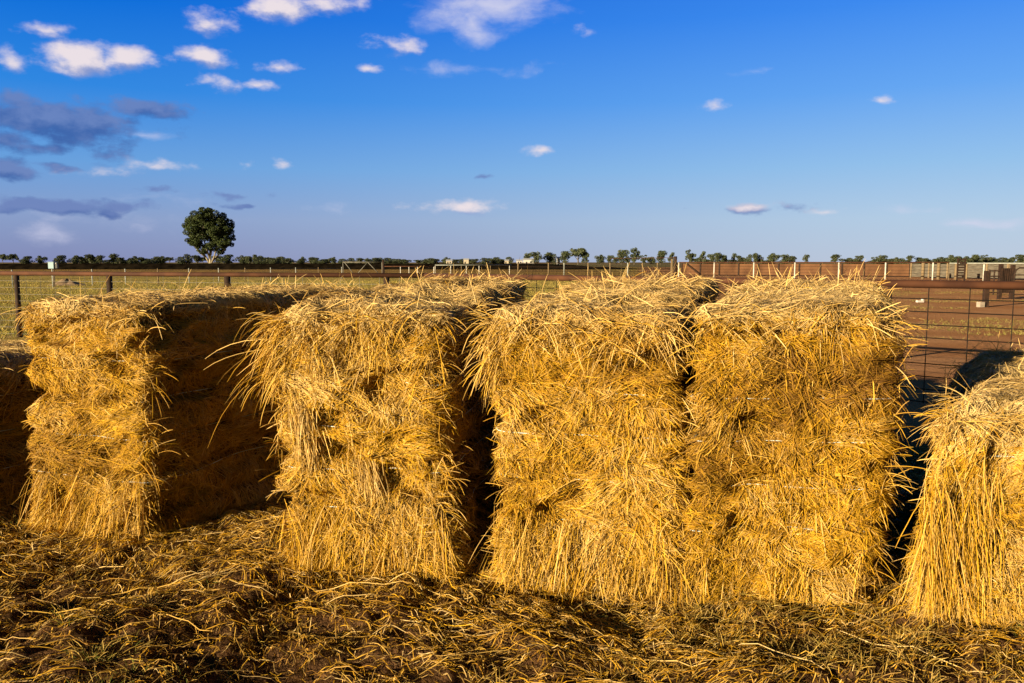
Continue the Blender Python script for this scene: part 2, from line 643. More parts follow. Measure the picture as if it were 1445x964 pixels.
def ex2(b, st):
    top_mess(b, st, 1.2)
    foot(b, st, 26, .16)
    for i in range(22):                                  # mop hanging off the upper left corner
        c = (b.rng.uniform(.02, .14), b.rng.uniform(-.03, .22), b.h - b.rng.uniform(.04, .34))
        b.tuft(st, c, (.03, .03, .03), (-.95, -.25, b.rng.uniform(-.5, .15)), 34, (.10, .32), 1.9, .15, .30)
    for i in range(5):
        c = (0, b.rng.uniform(-.02, .2), b.h - b.rng.uniform(.1, .35))
        b.tuft(st, c, (.02, .03, .03), (-1, -.2, b.rng.uniform(-.2, .15)), 3, (.4, .6), 1.0, .3, .2)
    for i in range(16):                                  # hanging locks on the upper front
        c = (b.rng.uniform(.1, b.w), -.02, b.h - b.rng.uniform(.02, .2))
        b.tuft(st, c, (.04, .02, .03), (b.rng.uniform(-.8, 1.2), -.4, b.rng.uniform(-.6, .1)), 24, (.12, .32), 1.3, .25, .3)
    for i in range(12):
        c = (b.w, b.rng.uniform(0, .1), b.rng.uniform(.3, 1.4))
        b.tuft(st, c, (.01, .03, .04), (.6, b.rng.uniform(-.8, .2), b.rng.uniform(-.8, .3)), 6, (.06, .16), 1.0, .2, .5)
    for c0 in ((.17, .92), (.20, .78), (.55, .60)):      # sheaves of pale parallel stalks
        b.tuft(st, (c0[0], -.035, c0[1]), (.04, .008, .04), (.25, -.12, -1), 110, (.10, .2), .25, .6, .14)


def ex3(b, st):
    top_mess(b, st, 1.1, .7, .6)
    foot(b, st, 44, .34)
    for i in range(18):
        c = (b.rng.uniform(.03, .16), b.rng.uniform(-.03, .2), b.h - b.rng.uniform(.04, .28))
        b.tuft(st, c, (.03, .03, .03), (-.6, -.4, b.rng.uniform(-.4, .1)), 30, (.10, .28), 1.9, .25, .3)
    for i in range(20):
        c = (b.rng.uniform(.0, b.w), -.02, b.h - b.rng.uniform(.02, .16))
        b.tuft(st, c, (.06, .02, .03), (b.rng.uniform(-1.0, 1.2), -.35, b.rng.uniform(-.5, .1)), 18, (.09, .26), 1.0, .4, .4)


def ex4(b, st):
    top_mess(b, st, 1.0, .5, .6)
    foot(b, st, 4, .10)
    for i in range(20):
        c = (b.w, b.rng.uniform(-.02, .1), b.rng.uniform(.2, 1.45))
        b.tuft(st, c, (.01, .03, .04), (.6, b.rng.uniform(-.8, .2), b.rng.uniform(-.6, .6)), 6, (.05, .18), .7, .25, .6)


def ex5(b, st):
    top_mess(b, st, 1.0, 1.0, .8)
    for i in range(24):                                  # long stalks hanging down the left of the front
        c = (b.rng.uniform(-.0, .30), -.02, b.rng.uniform(.35, .78))
        b.tuft(st, c, (.03, .02, .05), (b.rng.uniform(-.14, .18), -.16, -1), 30, (.15, .5), .5, .12, .2, (.0018, .0038))
    for i in range(16):
        c = (b.rng.uniform(-.02, .1), b.rng.uniform(0, .3), b.h - .05)
        b.tuft(st, c, (.03, .04, .02), (-.4, -.5, -.1), 14, (.08, .22), 1.0, .3, .4)


def bale(fl, fr, alpha, L, hf, hb, seed, label, dens, zs, extra, **k):
    b = Bale(fl, fr, R(alpha), L, hf, hb, seed, **k)
    b.build(label, dens, zs, extra)
    return b


V2 = lambda x, y: np.array([x, y, 0.0])
B0 = bale(V2(-4.75, 5.15), V2(-3.74, 4.75), 25, 2.2, 1.02, 1.04, 3,
          'low straw bale at the left edge, its shaded side towards the next tall bale', (2500, 4200, 1500, 1200, 6500), (.3, .55, .8), ex0)
B1 = bale(g3(52, 738), g3(205, 765), 25, 2.2, 1.43, 1.46, 5,
          'tall straw bale left of the wide gap, its broad right side in deep shadow', (19000, 7500, 1800, 1000, 10500), (.36, .62, .86, 1.1), ex1, lean=(.0, .02), ln=.80, skirt=.5, groove=1.4, flat=.75, r=.07, cut=.8)
B2 = bale(g3(400, 795), g3(628, 812), 13, 2.2, 1.43, 1.53, 8,
          'tall shaggy straw bale with a mop of stalks drooping off its upper left corner', (19000, 3600, 2600, 1000, 11000), (.33, .58, .82, 1.08), ex2, lean=(.0, .02), amp=1.3, ln=.8, r=.10, skirt=.6, groove=1.2)
B3 = bale(g3(700, 818), g3(954, 842), 19, 2.2, 1.43, 1.54, 13,
          'tall straw bale with a wide fanned skirt of loose straw, left of the squarest bale', (19000, 2200, 2600, 1000, 11500), (.35, .6, .85, 1.08), ex3, amp=1.05, ln=.8, r=.09, skirt=.7, groove=1.2)
B4 = bale(g3(970, 850), g3(1241, 850), 22, 2.2, 1.46, 1.52, 17,
          'tall squarest straw bale with a brown band near its top and twine across its front', (21000, 3000, 1600, 1000, 11500), (.37, .6, .84, 1.06), ex4, brown_band=(1.05, 1.28, .6), amp=.9, ln=.66, skirt=.0, groove=1.9, r=.08, age=.07, cut=.92)
B5 = bale(g3(1297, 876), g3(1640, 876), 31, 2.3, 1.00, 1.05, 23,
          'low straw bale at the right edge with long straight stalks hanging down its front', (17000, 2000, 5000, 1000, 10500), (.3, .55, .8), ex5, lean=(.085, .04), ln=.75, skirt=.4, r=.2)
BALES = [B0, B1, B2, B3, B4, B5]

# ------------------------------------------------------------------ ground
def axis(lo, hi, step, far, g=1.16):
    core = list(np.arange(lo, hi + 1e-6, step))
    out, s, x = [], step, hi
    while x < far:
        s *= g
        x += s
        out.append(x)
    neg, s, x = [], step, lo
    while x > -far:
        s *= g
        x -= s
        neg.append(x)
    return np.array(neg[::-1] + core + out)


def ground_h(x, y):
    p = np.stack([x, y, np.zeros_like(x)], 1)
    near = sstep(9.0, 6.0, y) * sstep(7.5, 5.0, np.abs(x)) * sstep(-1, 1.5, y)
    h = near * (.035 * fbm(p * 2.0, 101, 2) + .024 * fbm(p * 7, 102, 3) + .016 * np.abs(vnoise(p * 15, 104)) + .011 * vnoise(p * 31, 106))
    mid = sstep(60, 30, y) * (1 - near)
    h += mid * .03 * fbm(p * .6, 105, 3)
    return h - .02 * near


xs = axis(-3.6, 3.6, .022, 6000)
ys = axis(2.6, 5.6, .022, 6000)
X, Y = np.meshgrid(xs, ys, indexing='ij')
xf, yf = X.ravel(), Y.ravel()
gv = np.stack([xf, yf, ground_h(xf, yf)], 1)
idx = np.arange(len(xf)).reshape(X.shape)
gf = np.stack([idx[:-1, :-1], idx[1:, :-1], idx[1:, 1:], idx[:-1, 1:]], -1).reshape(-1, 4)


def ground_mat():
    m = mat('paddock_ground', (.2, .1, .05), 1.0, .0)
    nt = m.node_tree
    N, L = nt.nodes, nt.links
    b = N['Principled BSDF']
    geo = N.new('ShaderNodeNewGeometry')
    sep = N.new('ShaderNodeSeparateXYZ')
    L.new(geo.outputs['Position'], sep.inputs[0])

    def noise(scale, detail=6, vec=None, rough=.55):
        n = N.new('ShaderNodeTexNoise')
        n.inputs['Scale'].default_value = scale
        n.inputs['Detail'].default_value = detail
        n.inputs['Roughness'].default_value = rough
        L.new(vec or geo.outputs['Position'], n.inputs['Vector'])
        return n.outputs['Fac']

    def rng_(v, a, b_, lo=0., hi=1.):
        r = N.new('ShaderNodeMapRange')
        r.interpolation_type = 'SMOOTHSTEP'
        r.inputs['From Min'].default_value, r.inputs['From Max'].default_value = a, b_
        r.inputs['To Min'].default_value, r.inputs['To Max'].default_value = lo, hi
        L.new(v, r.inputs['Value'])
        return r.outputs['Result']

    def mix(f, a, b_):
        x = N.new('ShaderNodeMix')
        x.data_type = 'RGBA'
        for i, v in ((0, f), (6, a), (7, b_)):
            if isinstance(v, tuple):
                x.inputs[i].default_value = (*v, 1)
            elif isinstance(v, float):
                x.inputs[i].default_value = v
            else:
                L.new(v, x.inputs[i])
        return x.outputs[2]

    def math_(op, a, b_):
        x = N.new('ShaderNodeMath')
        x.operation = op
        for i, v in enumerate((a, b_)):
            if isinstance(v, (int, float)):
                x.inputs[i].default_value = v
            else:
                L.new(v, x.inputs[i])
        return x.outputs[0]

    fine, med, big = noise(26, 8), noise(3.0, 6), noise(.35, 5)
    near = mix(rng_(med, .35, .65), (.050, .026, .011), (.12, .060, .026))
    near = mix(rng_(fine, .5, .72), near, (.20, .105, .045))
    dirt = mix(rng_(big, .35, .65), (.40, .182, .075), (.49, .25, .115))
    dirt = mix(rng_(fine, .48, .8), dirt, (.30, .135, .055))
    # grassy paddock on the left and beyond
    mp = N.new('ShaderNodeMapping')
    mp.inputs['Scale'].default_value = (.5, 1.0, 1)
    L.new(geo.outputs['Position'], mp.inputs['Vector'])
    g1 = noise(.8, 7, mp.outputs[0], .65)
    grass = mix(rng_(g1, .38, .62), (.46, .31, .09), (.26, .22, .04))
    grass = mix(rng_(noise(2.4, 6), .45, .7), grass, (.46, .33, .14))
    # yard: x - y*0.22 > 0 is bare with patches
    edge = math_('ADD', math_('SUBTRACT', sep.outputs[0], math_('MULTIPLY', sep.outputs[1], .16)), math_('MULTIPLY', math_('SUBTRACT', big, .5), 5.0))
    yard = rng_(edge, -1.5, 1.0)
    mid = mix(yard, grass, dirt)
    patch = rng_(noise(.22, 7, mp.outputs[0], .6), .54, .66)
    pz = math_('MULTIPLY', math_('MULTIPLY', rng_(sep.outputs[1], 16, 22), rng_(sep.outputs[1], 66, 50)), math_('MULTIPLY', patch, yard))
    mid = mix(pz, mid, (.24, .18, .045))
    # dry belt in front of the bank and red soil beyond
    dry = mix(rng_(g1, .4, .6), (.20, .105, .035), (.34, .22, .07))
    mid = mix(math_('MULTIPLY', rng_(sep.outputs[1], 88, 112), rng_(sep.outputs[0], 30, 10)), mid, dry)
    far = mix(rng_(noise(.01, 4), .4, .6), (.16, .14, .06), (.25, .17, .09))
    mid = mix(rng_(sep.outputs[1], 200, 330), mid, far)
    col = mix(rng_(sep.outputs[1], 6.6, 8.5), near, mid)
    L.new(col, b.inputs['Base Color'])
    bp = N.new('ShaderNodeBump')
    bp.inputs['Strength'].default_value = .9
    bp.inputs['Distance'].default_value = .03
    L.new(math_('ADD', fine, noise(80, 4)), bp.inputs['Height'])
    L.new(bp.outputs[0], b.inputs['Normal'])
    return m


tag(mesh_obj('ground', gv, gf, ground_mat(), smooth=True), kind='structure')

# straw litter in front of and between the bales
def litter():
    rng = np.random.default_rng(71)
    st = Stalks()

    def lay(n, x, y, ang, Ln, wd, arch, colors, lift, curls=.10, segs=4):
        d = np.stack([np.cos(ang), np.sin(ang)], 1)
        curl = rng.normal(0, curls, n)
        pts = np.empty((n, segs + 1, 3))
        px, py, a = x.copy(), y.copy(), ang.copy()
        for k in range(segs + 1):
            t = k / segs
            z = ground_h(px, py) + lift + arch * (4 * t * (1 - t)) + .012 * rng.random(n)
            pts[:, k] = np.stack([px, py, z], 1)
            px = px + np.cos(a) * Ln / segs
            py = py + np.sin(a) * Ln / segs
            a = a + curl
        st.add(pts, wd, rng.uniform(-1.0, 1.0, n), colors)

    # density: thick under the bales, patchy farther out
    n = 150000
    x, y = rng.uniform(-5.2, 4.6, n), rng.uniform(2.5, 7.2, n)
    p = np.stack([x, y, np.zeros(n)], 1)
    line = np.interp(x, [-4.5, -3.0, -2.2, -1.2, -.3, .9, 1.9, 3.2], [5.2, 5.1, 4.7, 4.4, 4.25, 3.95, 3.9, 3.75])
    dist = line - y
    dens = .16 + .95 * np.exp(-np.clip(dist, 0, 9) / .38) + .75 * sstep(.05, .55, fbm(p * 1.5, 61, 3)) * np.exp(-np.clip(dist, 0, 9) / 2.0)
    keep = rng.random(n) < dens * .85
    x, y = x[keep], y[keep]
    n = len(x)
    p = np.stack([x, y, np.zeros(n)], 1)
    ang = 1.4 * fbm(p * .9, 63, 2) + rng.normal(0, .6, n) + np.where(rng.random(n) < .5, 0, math.pi)
    Ln = rng.gamma(2.4, .036, n).clip(.02, .4)
    lay(n, x, y, ang, Ln, rng.uniform(.0018, .0040, n), rng.uniform(0, .009, n), straw_colors(n, np.where(rng.random(n) < .14, .9, rng.uniform(-.2, .4, n)), rng.uniform(-.25, .6, n), rng), rng.uniform(0, .02, n))
    # long stalks lying flat, mostly across the picture
    n = 380
    x, y = rng.uniform(-4.2, 4.0, n), rng.uniform(2.6, 5.2, n)
    ang = rng.normal(-.1, .38, n) + np.where(rng.random(n) < .5, 0, math.pi)
    lay(n, x, y, ang, rng.uniform(.2, .55, n), rng.uniform(.0025, .005, n), rng.uniform(.0, .025, n), straw_colors(n, rng.uniform(.1, .9, n), np.zeros(n), rng), rng.uniform(.005, .02, n), .045, 6)
    # short chaff
    n = 46000
    x, y = rng.uniform(-4.6, 4.2, n), rng.uniform(2.5, 5.6, n)
    p = np.stack([x, y, np.zeros(n)], 1)
    keep = rng.random(n) < .25 + .7 * sstep(-.2, .6, fbm(p * 2.2, 66, 3))
    x, y = x[keep], y[keep]
    n = len(x)
    lay(n, x, y, rng.uniform(0, 6.28, n), rng.uniform(.015, .06, n), rng.uniform(.002, .005, n), np.zeros(n), straw_colors(n, rng.uniform(-.2, .4, n), rng.uniform(.1, .8, n), rng), rng.uniform(0, .012, n))
    tag(st.build('straw_litter', M_STRAW), 'loose straw and chaff strewn on the dark earth before the bales', 'straw', kind='stuff')


litter()


def blades(name, spots, hmin, hmax, nb, cols, label, spread=.05, width=(.002, .004), lean=.5, seed=5):
    rng = np.random.default_rng(seed)
    st = Stalks()
    P = np.repeat(spots, nb, axis=0)
    n = len(P)
    off = rng.normal(0, spread, (n, 2))
    x, y = P[:, 0] + off[:, 0], P[:, 1] + off[:, 1]
    z = ground_h(x, y) - .005
    a = np.arctan2(off[:, 1], off[:, 0]) + rng.normal(0, .5, n)
    H = rng.uniform(hmin, hmax, n)
    ln = np.abs(rng.normal(lean, lean * .5, n))
    segs = 3
    pts = np.empty((n, segs + 1, 3))
    for k in range(segs + 1):
        t = k / segs
        pts[:, k] = np.stack([x + np.cos(a) * ln * H * t * (.5 + t * .8), y + np.sin(a) * ln * H * t * (.5 + t * .8), z + H * t * (1 - .25 * t * ln)], 1)
    c = np.array(cols)[rng.integers(0, len(cols), n)] * rng.uniform(.7, 1.2, (n, 1))
    st.add(pts, rng.uniform(*width, n), rng.uniform(-1.5, 1.5, n), c, np.tile(np.array([.3, -1., .2]), (n, 1)))
    tag(st.build(name, M_BLADE), label, 'grass', kind='stuff')


rng = np.random.default_rng(19)
sp = np.stack([rng.uniform(-4.4, 4.2, 2600), rng.uniform(2.55, 5.6, 2600)], 1)
pp = np.concatenate([sp, np.zeros((len(sp), 1))], 1)
sp = sp[rng.random(len(sp)) < sstep(-.1, .6, fbm(pp * 1.1, 67, 3)) * .9 + .05]
blades('grass_tufts', sp, .02, .085, 26, [(.30, .19, .035), (.36, .23, .05), (.42, .28, .07), (.24, .17, .03), (.26, .15, .04)],
       'short dry and olive grass tufts in the trampled foreground', .03, (.0015, .0032), .8)
sp2 = sp[fbm(np.concatenate([sp, np.zeros((len(sp), 1))], 1) * .8 + 5, 69, 2) > .62]
blades('green_shoots', sp2, .02, .06, 18, [(.09, .11, .015), (.13, .14, .02)], 'fresh green grass shoots among the straw in the foreground', .03, (.0015, .003), .6, 8)
# paddock grass on the left, yard grass on the right
a = rng.uniform(0, 1, 9000)
yy = 12 + 60 * a ** 1.3
xx = rng.uniform(-.72, .20, 9000) * yy
sp3 = np.stack([xx, yy], 1)
sp3 = sp3[(yy > 17.5)]
blades('paddock_grass', sp3, .05, .20, 9, [(.38, .28, .06), (.25, .22, .035), (.44, .31, .09), (.20, .18, .03)], 'dry yellow green grass covering the paddock behind the fence', .12, (.006, .012), .5, 9)
yy = rng.uniform(15, 52, 5200)
xx = yy * rng.uniform(.30, .75, 5200)
pq = np.stack([xx * .35, yy * .7, np.zeros(5200)], 1)
sp4 = np.stack([xx, yy], 1)[(fbm(pq * .45, 73, 3) > .34) & (yy > 17)]
blades('yard_grass', sp4, .02, .08, 7, [(.20, .17, .04), (.26, .20, .06), (.17, .16, .03)], 'sparse green grass patches on the bare red yard', .14, (.006, .011), .6, 10)

# dark earth bank across the left and middle distance
def bank():
    n, k = 160, 7
    V = []
    xs_ = np.linspace(-190, 40, n)
    prof = [(-4.2, -.1), (-2.6, .55), (-1.2, 1.05), (0, 1.0), (1.5, 1.0), (4, .45), (6, -.1)]
    for i, x in enumerate(xs_):
        end = float(sstep(34, 2, np.array([x]))[0])
        H = 1.33 * (.12 + .88 * end) + .05 * float(fbm(np.array([[x * .3, 0, 0]]), 81, 3)[0])
        for dy, hz in prof:
            V.append((x, 190 + dy + .5 * float(vnoise(np.array([[x * .2, dy, 3.]]), 82)[0]), hz * H if hz > 0 else hz))
    F = []
    for i in range(n - 1):
        for j in range(k - 1):
            a = i * k + j
            F.append([a, a + k, a + k + 1, a + 1])
    tag(mesh_obj('earth_bank', np.array(V), F, M_BANK, smooth=True), kind='structure')


bank()

# ------------------------------------------------------------------ near rusty fence
RAIL_Z = CAM_H - .25
def near_fence():
    ptsA = [np.array([xat(px, y), y]) for px, y in ((-160, 19.3), (600, 14.9), (1560, 8.1))]
    root = empty('pipe_fence', (0, 13, 0), 'long rusty pipe and mesh fence running behind the row of straw bales', 'fence')
    for A, B in zip(ptsA[:-1], ptsA[1:]):
        MB().tube([(A[0], A[1], RAIL_Z), ((A + B)[0] / 2, (A + B)[1] / 2, RAIL_Z - .004), (B[0], B[1], RAIL_Z)], .046, 10).build('rail', M_RUST, root, True)

    def on(px):
        r = ray(px, 370)
        s = r[0] / r[1]
        for A, B in zip(ptsA[:-1], ptsA[1:]):
            d = B - A
            t = (s * A[1] - A[0]) / (d[0] - s * d[1])
            if -1e-6 <= t <= 1.0001:
                return A + d * t
    for px, rad in ((-110, .055), (22, .055), (153, .06), (320, .065), (545, .06), (700, .06), (850, .06), (1035, .05), (1258, .024), (1530, .05)):
        c = on(px)
        MB().tube([(c[0], c[1], -.3), (c[0], c[1], RAIL_Z - .035)], rad, 10).build('post', M_RUSTDARK, root, True)
    for gi, (A, B) in enumerate(zip(ptsA[:-1], ptsA[1:])):
        mb = MB()
        d = B - A
        Ln = np.linalg.norm(d)
        u = d / Ln
        nrm = np.array([u[1], -u[0]]) * -.012
        if nrm[1] > 0:
            nrm = -nrm
        r = .0032 if gi == 0 else .0058
        z = .08
        while z < RAIL_Z - .06:
            mb.tube([(A[0] + nrm[0], A[1] + nrm[1], z), (B[0] + nrm[0], B[1] + nrm[1], z)], r, 4)
            z += .15
        s = .2
        while s < Ln:
            c = A + u * s + nrm * 1.5
            mb.tube([(c[0], c[1], .06), (c[0], c[1], RAIL_Z)], r, 4)
            s += .42
        mb.build('wire_mesh', M_WIREPALE if gi == 0 else M_WIRE, root)  # same mesh: left run coloured pale as sunlit, right run dark


near_fence()

# ------------------------------------------------------------------ farther fences and yards
def run(A, B, spacing=None, xs_px=None):
    A, B = np.array(A, float), np.array(B, float)
    if xs_px is None:
        n = max(1, int(round(np.linalg.norm(B - A) / spacing)))
        return [A + (B - A) * i / n for i in range(n + 1)]
    out = []
    for px in xs_px:
        r = ray(px, 370)
        s = r[0] / r[1]
        d = B - A
        out.append(A + d * ((s * A[1] - A[0]) / (d[0] - s * d[1])))
    return out


def at(px, y):
    return np.array([xat(px, y), y])


def fence(name, label, posts, A, B, h, post_r, post_mat, rails, wires, wire_mat, square=False, vstep=None, wire_r=.006, alt_mat=None, cat='fence'):
    root = empty(name, (float((A + B)[0] / 2), float((A + B)[1] / 2), 0), label, cat)
    for i, c in enumerate(posts):
        m = alt_mat if (alt_mat and i % 3 == 2) else post_mat
        if square:
            MB().box((c[0], c[1], h / 2 - .1), (post_r * 2, post_r * 2, h + .2)).build('post', m, root)
        else:
            MB().tube([(c[0], c[1], -.2), (c[0], c[1], h)], post_r, 8).build('post', m, root, True)
    for z, r, m in rails:
        MB().tube([(A[0], A[1], z), (B[0], B[1], z)], r, 8).build('rail', m, root, True)
    if wires:
        mb = MB()
        for z in wires:
            mb.tube([(A[0], A[1] - post_r - .01, z), (B[0], B[1] - post_r - .01, z)], wire_r, 4)
        if vstep:
            n = int(np.linalg.norm(B - A) / vstep)
            for i in range(1, n):
                c = A + (B - A) * i / n
                mb.tube([(c[0], c[1] - post_r - .02, wires[0]), (c[0], c[1] - post_r - .02, wires[-1])], wire_r, 4)
        mb.build('wires', wire_mat, root)
    return root


A, B = at(-45, 50), at(482, 83)
fence('paddock_fence', 'thin wire fence with pale steel pickets crossing the grassy paddock on the left',
      run(A, B, xs_px=[-45, 16, 75, 129, 176, 222, 266, 308, 345.5, 381.5, 417, 449, 482]), A, B, 1.2, .042, M_STEELPOST, [], (.3, .55, .8, 1.05), M_WIREPALE, wire_r=.009, alt_mat=M_WOOD)

A, B = at(958, 88), at(1500, 67)
fence('yard_fence', 'post and cable yard fence with white posts under a thin rusty top rail',
      run(A, B, xs_px=[958, 1008, 1064, 1122, 1184, 1250, 1317, 1389, 1466]), A, at(1340, 72.3), 1.66, .065, M_WHITE, [(1.68, .05, M_RUST)], (.35, .65, .95, 1.25), M_WIRE, wire_r=.011)

A, B = at(1340, 72.0), at(1520, 66)
fence('pipe_rail', 'pale painted top rail of the stockyard at the right edge', run(A, B, xs_px=[1340, 1425, 1515]), A, B, 1.55, .03, M_WOOD, [(1.60, .05, M_STEELPOST)], None, None)


def panel_wall(name, label, A, B, h, n, m, pm, brace=False, z0=.1):
    root = empty(name, (float((A + B)[0] / 2), float((A + B)[1] / 2), 0), label, 'wall')
    ang = math.atan2((B - A)[1], (B - A)[0])
    for i in range(n):
        a, b = A + (B - A) * i / n, A + (B - A) * (i + 1) / n
        c = (a + b) / 2
        mb = MB()
        Ln = np.linalg.norm(b - a)
        hh = (h - z0) / 5
        for k in range(5):
            mb.box((c[0], c[1], z0 + hh * (k + .5)), (Ln - .1, .04 + .006 * (k % 2), hh - .015), ang)
        mb.build('panel', m, root)
    for i in range(n + 1):
        c = A + (B - A) * i / n
        MB().box((c[0], c[1] - .06, h / 2), (.16, .14, h + .15), ang).build('post', pm, root)
    if brace:
        c = A + (B - A) * .02
        d = A + (B - A) * .085
        MB().tube([(c[0], c[1] - .3, h), (d[0], d[1] - .3, .2)], .10, 6).build('brace', M_RUSTDARK, root)
    return root


panel_wall('stockyard_wall', 'long rust brown panel wall of the stockyard behind the white posts', at(962, 104), at(1284, 92), 1.50, 11, M_RUSTMID, M_RUSTDARK, True)
panel_wall('timber_wall', 'grey weathered timber yard wall at the right beyond the rusty panels', at(1286, 88), at(1520, 74), 1.50, 8, M_GREYWALL, M_WOOD)

A, B = at(722, 100), at(950, 92)
fence('mesh_fence', 'square mesh yard fence with mixed timber posts in the middle distance',
      run(A, B, xs_px=[731, 774, 796, 830, 861, 886, 907, 928, 948]), A, B, 1.62, .085, M_WOOD, [(1.60, .03, M_RUSTDARK), (1.12, .03, M_RUSTDARK), (.62, .03, M_RUSTDARK)], (.15, .35, .55, .75, .95, 1.15, 1.35), M_WIRE, vstep=.45, wire_r=.010, alt_mat=M_STEELPOST)
A, B = at(540, 98), at(613, 98)
fence('rust_rail_fence', 'short post fence with a thin rusty rail beside the white pipe gate', run(A, B, xs_px=[542, 565, 577, 589, 612]), A, B, 1.12, .05, M_WHITE, [(1.18, .05, M_RUST)], (.3, .6, .9), M_WIRE, wire_r=.010)
A, B = at(614, 97), at(722, 102)
fence('white_rail_fence', 'post fence with a thick pale rail left of the mesh yard fence', run(A, B, xs_px=[614, 636, 651, 658, 676, 692, 719]), A, B, 1.25, .05, M_WHITE, [(1.34, .05, M_STEELPOST)], (.3, .6, .9), M_WIRE, wire_r=.010, alt_mat=M_WOOD)


def gate():
    M_STEELPOST = noisy('aged_pipe', (.11, .10, .085), (.19, .175, .14), 5, .7, .2, 0)
    y = 92
    root = empty('pipe_gate', (xat(512, y), y, 0), 'pale pipe gate with zigzag braces standing before the dark bank', 'gate')
    x = [xat(p, y) for p in (484, 519, 539)]
    mb = MB()
    zt, zb = 1.70, .25
    mb.tube([(x[0], y, zt), (x[2], y, zt)], .05, 6)
    mb.tube([(x[0], y, zb), (x[2], y, zb)], .05, 6)
    for q in (x[0], x[2]):
        mb.tube([(q, y, zb), (q, y, zt)], .05, 6)
    mb.build('frame', M_STEELPOST, root, True)
    for p, q in (((486, zt), (500, zb)), ((519, zt), (503, zb)), ((519, zt), (536, zb))):
        MB().tube([(xat(p[0], y), y - .06, p[1]), (xat(q[0], y), y - .06, q[1])], .04, 6).build('brace', M_STEELPOST, root, True)
    MB().tube([(x[2] + .15, y, -.2), (x[2] + .15, y, 1.95)], .13, 8).build('gate_post', M_RUSTDARK, root, True)


gate()


def strainer():
    y = 90
    x = xat(953, y)
    root = empty('strainer_post', (x, y, 0), 'tall dark timber strainer post between the mesh fence and the rusty yard', 'post')
    MB().tube([(x, y, -.3), (x, y, 1.5), (x + .02, y, 2.35)], [.20, .19, .17], 10).build('trunk', M_RUSTDARK, root, True)
    MB().box((x - .42, y - .02, 1.05), (.16, .2, 2.0)).build('side_stub', M_WOOD, root)
    MB().tube([(x - .05, y, 2.20), (xat(860, 96), 96, 2.15)], .025, 6).build('wire', M_RUST, root)


strainer()


def race():
    # steel cattle gates at the right edge
    y = 30.5
    x = xat(1394, y)
    root = empty('gate_post', (x, y, 0), 'stout dark rusty post with a pale concrete block at its foot', 'post')
    MB().box((x, y, .62), (.17, .17, 1.5)).build('post', M_RUSTDARK, root)
    MB().box((x - .24, y - .1, .09), (.20, .2, .20), .2).build('footing', M_CONC, root)
    y = 37
    a, b = xat(1396, y), xat(1430, y)
    root = empty('cattle_gate', ((a + b) / 2, y, 0), 'dark rusty sheeted cattle gate between two posts near the right edge', 'gate')
    for px, h in ((1413, 1.62), (1430, 1.58)):
        q = xat(px, y)
        MB().box((q, y, h / 2 - .1), (.15, .15, h + .2)).build('post', M_RUSTDARK, root)
    mb = MB()
    q0, q1 = xat(1396, y), xat(1413, y) - .08
    for k in range(5):
        mb.tube([(q0, y - .05, .3 + k * .25), (q1, y - .05, .3 + k * .25)], .03, 6)
    for q in (q0, (q0 + q1) / 2):
        mb.tube([(q, y - .05, .2), (q, y - .05, 1.35)], .035, 6)
    mb.build('rails', M_RUSTDARK, root)
    q0, q1 = xat(1413, y) + .09, xat(1430, y) - .09
    mb = MB()
    mb.box(((q0 + q1) / 2, y, .85), (q1 - q0, .05, 1.15))
    for k in range(4):
        mb.box((q0 + (q1 - q0) * (k + .5) / 4, y - .045, .85), (.03, .035, 1.1))
    mb.build('sheet', M_RUSTDARK, root)
    y = 36
    root = empty('hoop_gate', (xat(1450, y), y, 0), 'round topped pipe gate cut off by the right edge', 'gate')
    a, b = xat(1433, y), xat(1490, y)
    pts = [(a, y, .1), (a, y, 1.2), (a + .06, y, 1.36), (a + .2, y, 1.44), (b - .2, y, 1.44), (b - .06, y, 1.36), (b, y, 1.2), (b, y, .1)]
    MB().tube(pts, .035, 6).build('hoop', M_RUSTDARK, root, True)
    mb = MB()
    for k in range(5):
        mb.tube([(a, y, .25 + .22 * k), (b, y, .25 + .22 * k)], .022, 6)
    mb.build('rails', M_RUSTDARK, root)
    y = 71
    x = xat(1357, y)
    root = empty('crush_gate', (x, y, 0), 'narrow dark slatted gate panel standing taller than the grey timber wall', 'gate')
    mb = MB()
    for dx in (-.33, .33):
        mb.box((x + dx, y, 1.0), (.10, .12, 2.1))
    mb.build('frame', M_RUSTDARK, root)
    mb = MB()
    for k in range(8):
        mb.box((x, y - .0, .3 + k * .23), (.555, .05, .13))
    mb.build('slats', M_RUSTDARK, root)
    for px, yy_, h in ((1303, 80, 1.75), (1325, 79, 1.6), (1350, 78, 1.6)):
        q = xat(px, yy_)
        m = MB().tube([(q, yy_, -.2), (q, yy_, h)], .16, 8).build('timber_post', M_WOOD, None, True)
        tag(m, {1303: 'tall round timber post at the joint of the rusty and grey walls', 1325: 'round timber post in front of the grey wall, second from the rusty panels',
                1350: 'round timber post beside the narrow dark slatted gate'}[px], 'post', 'timber posts before the grey wall')


race()


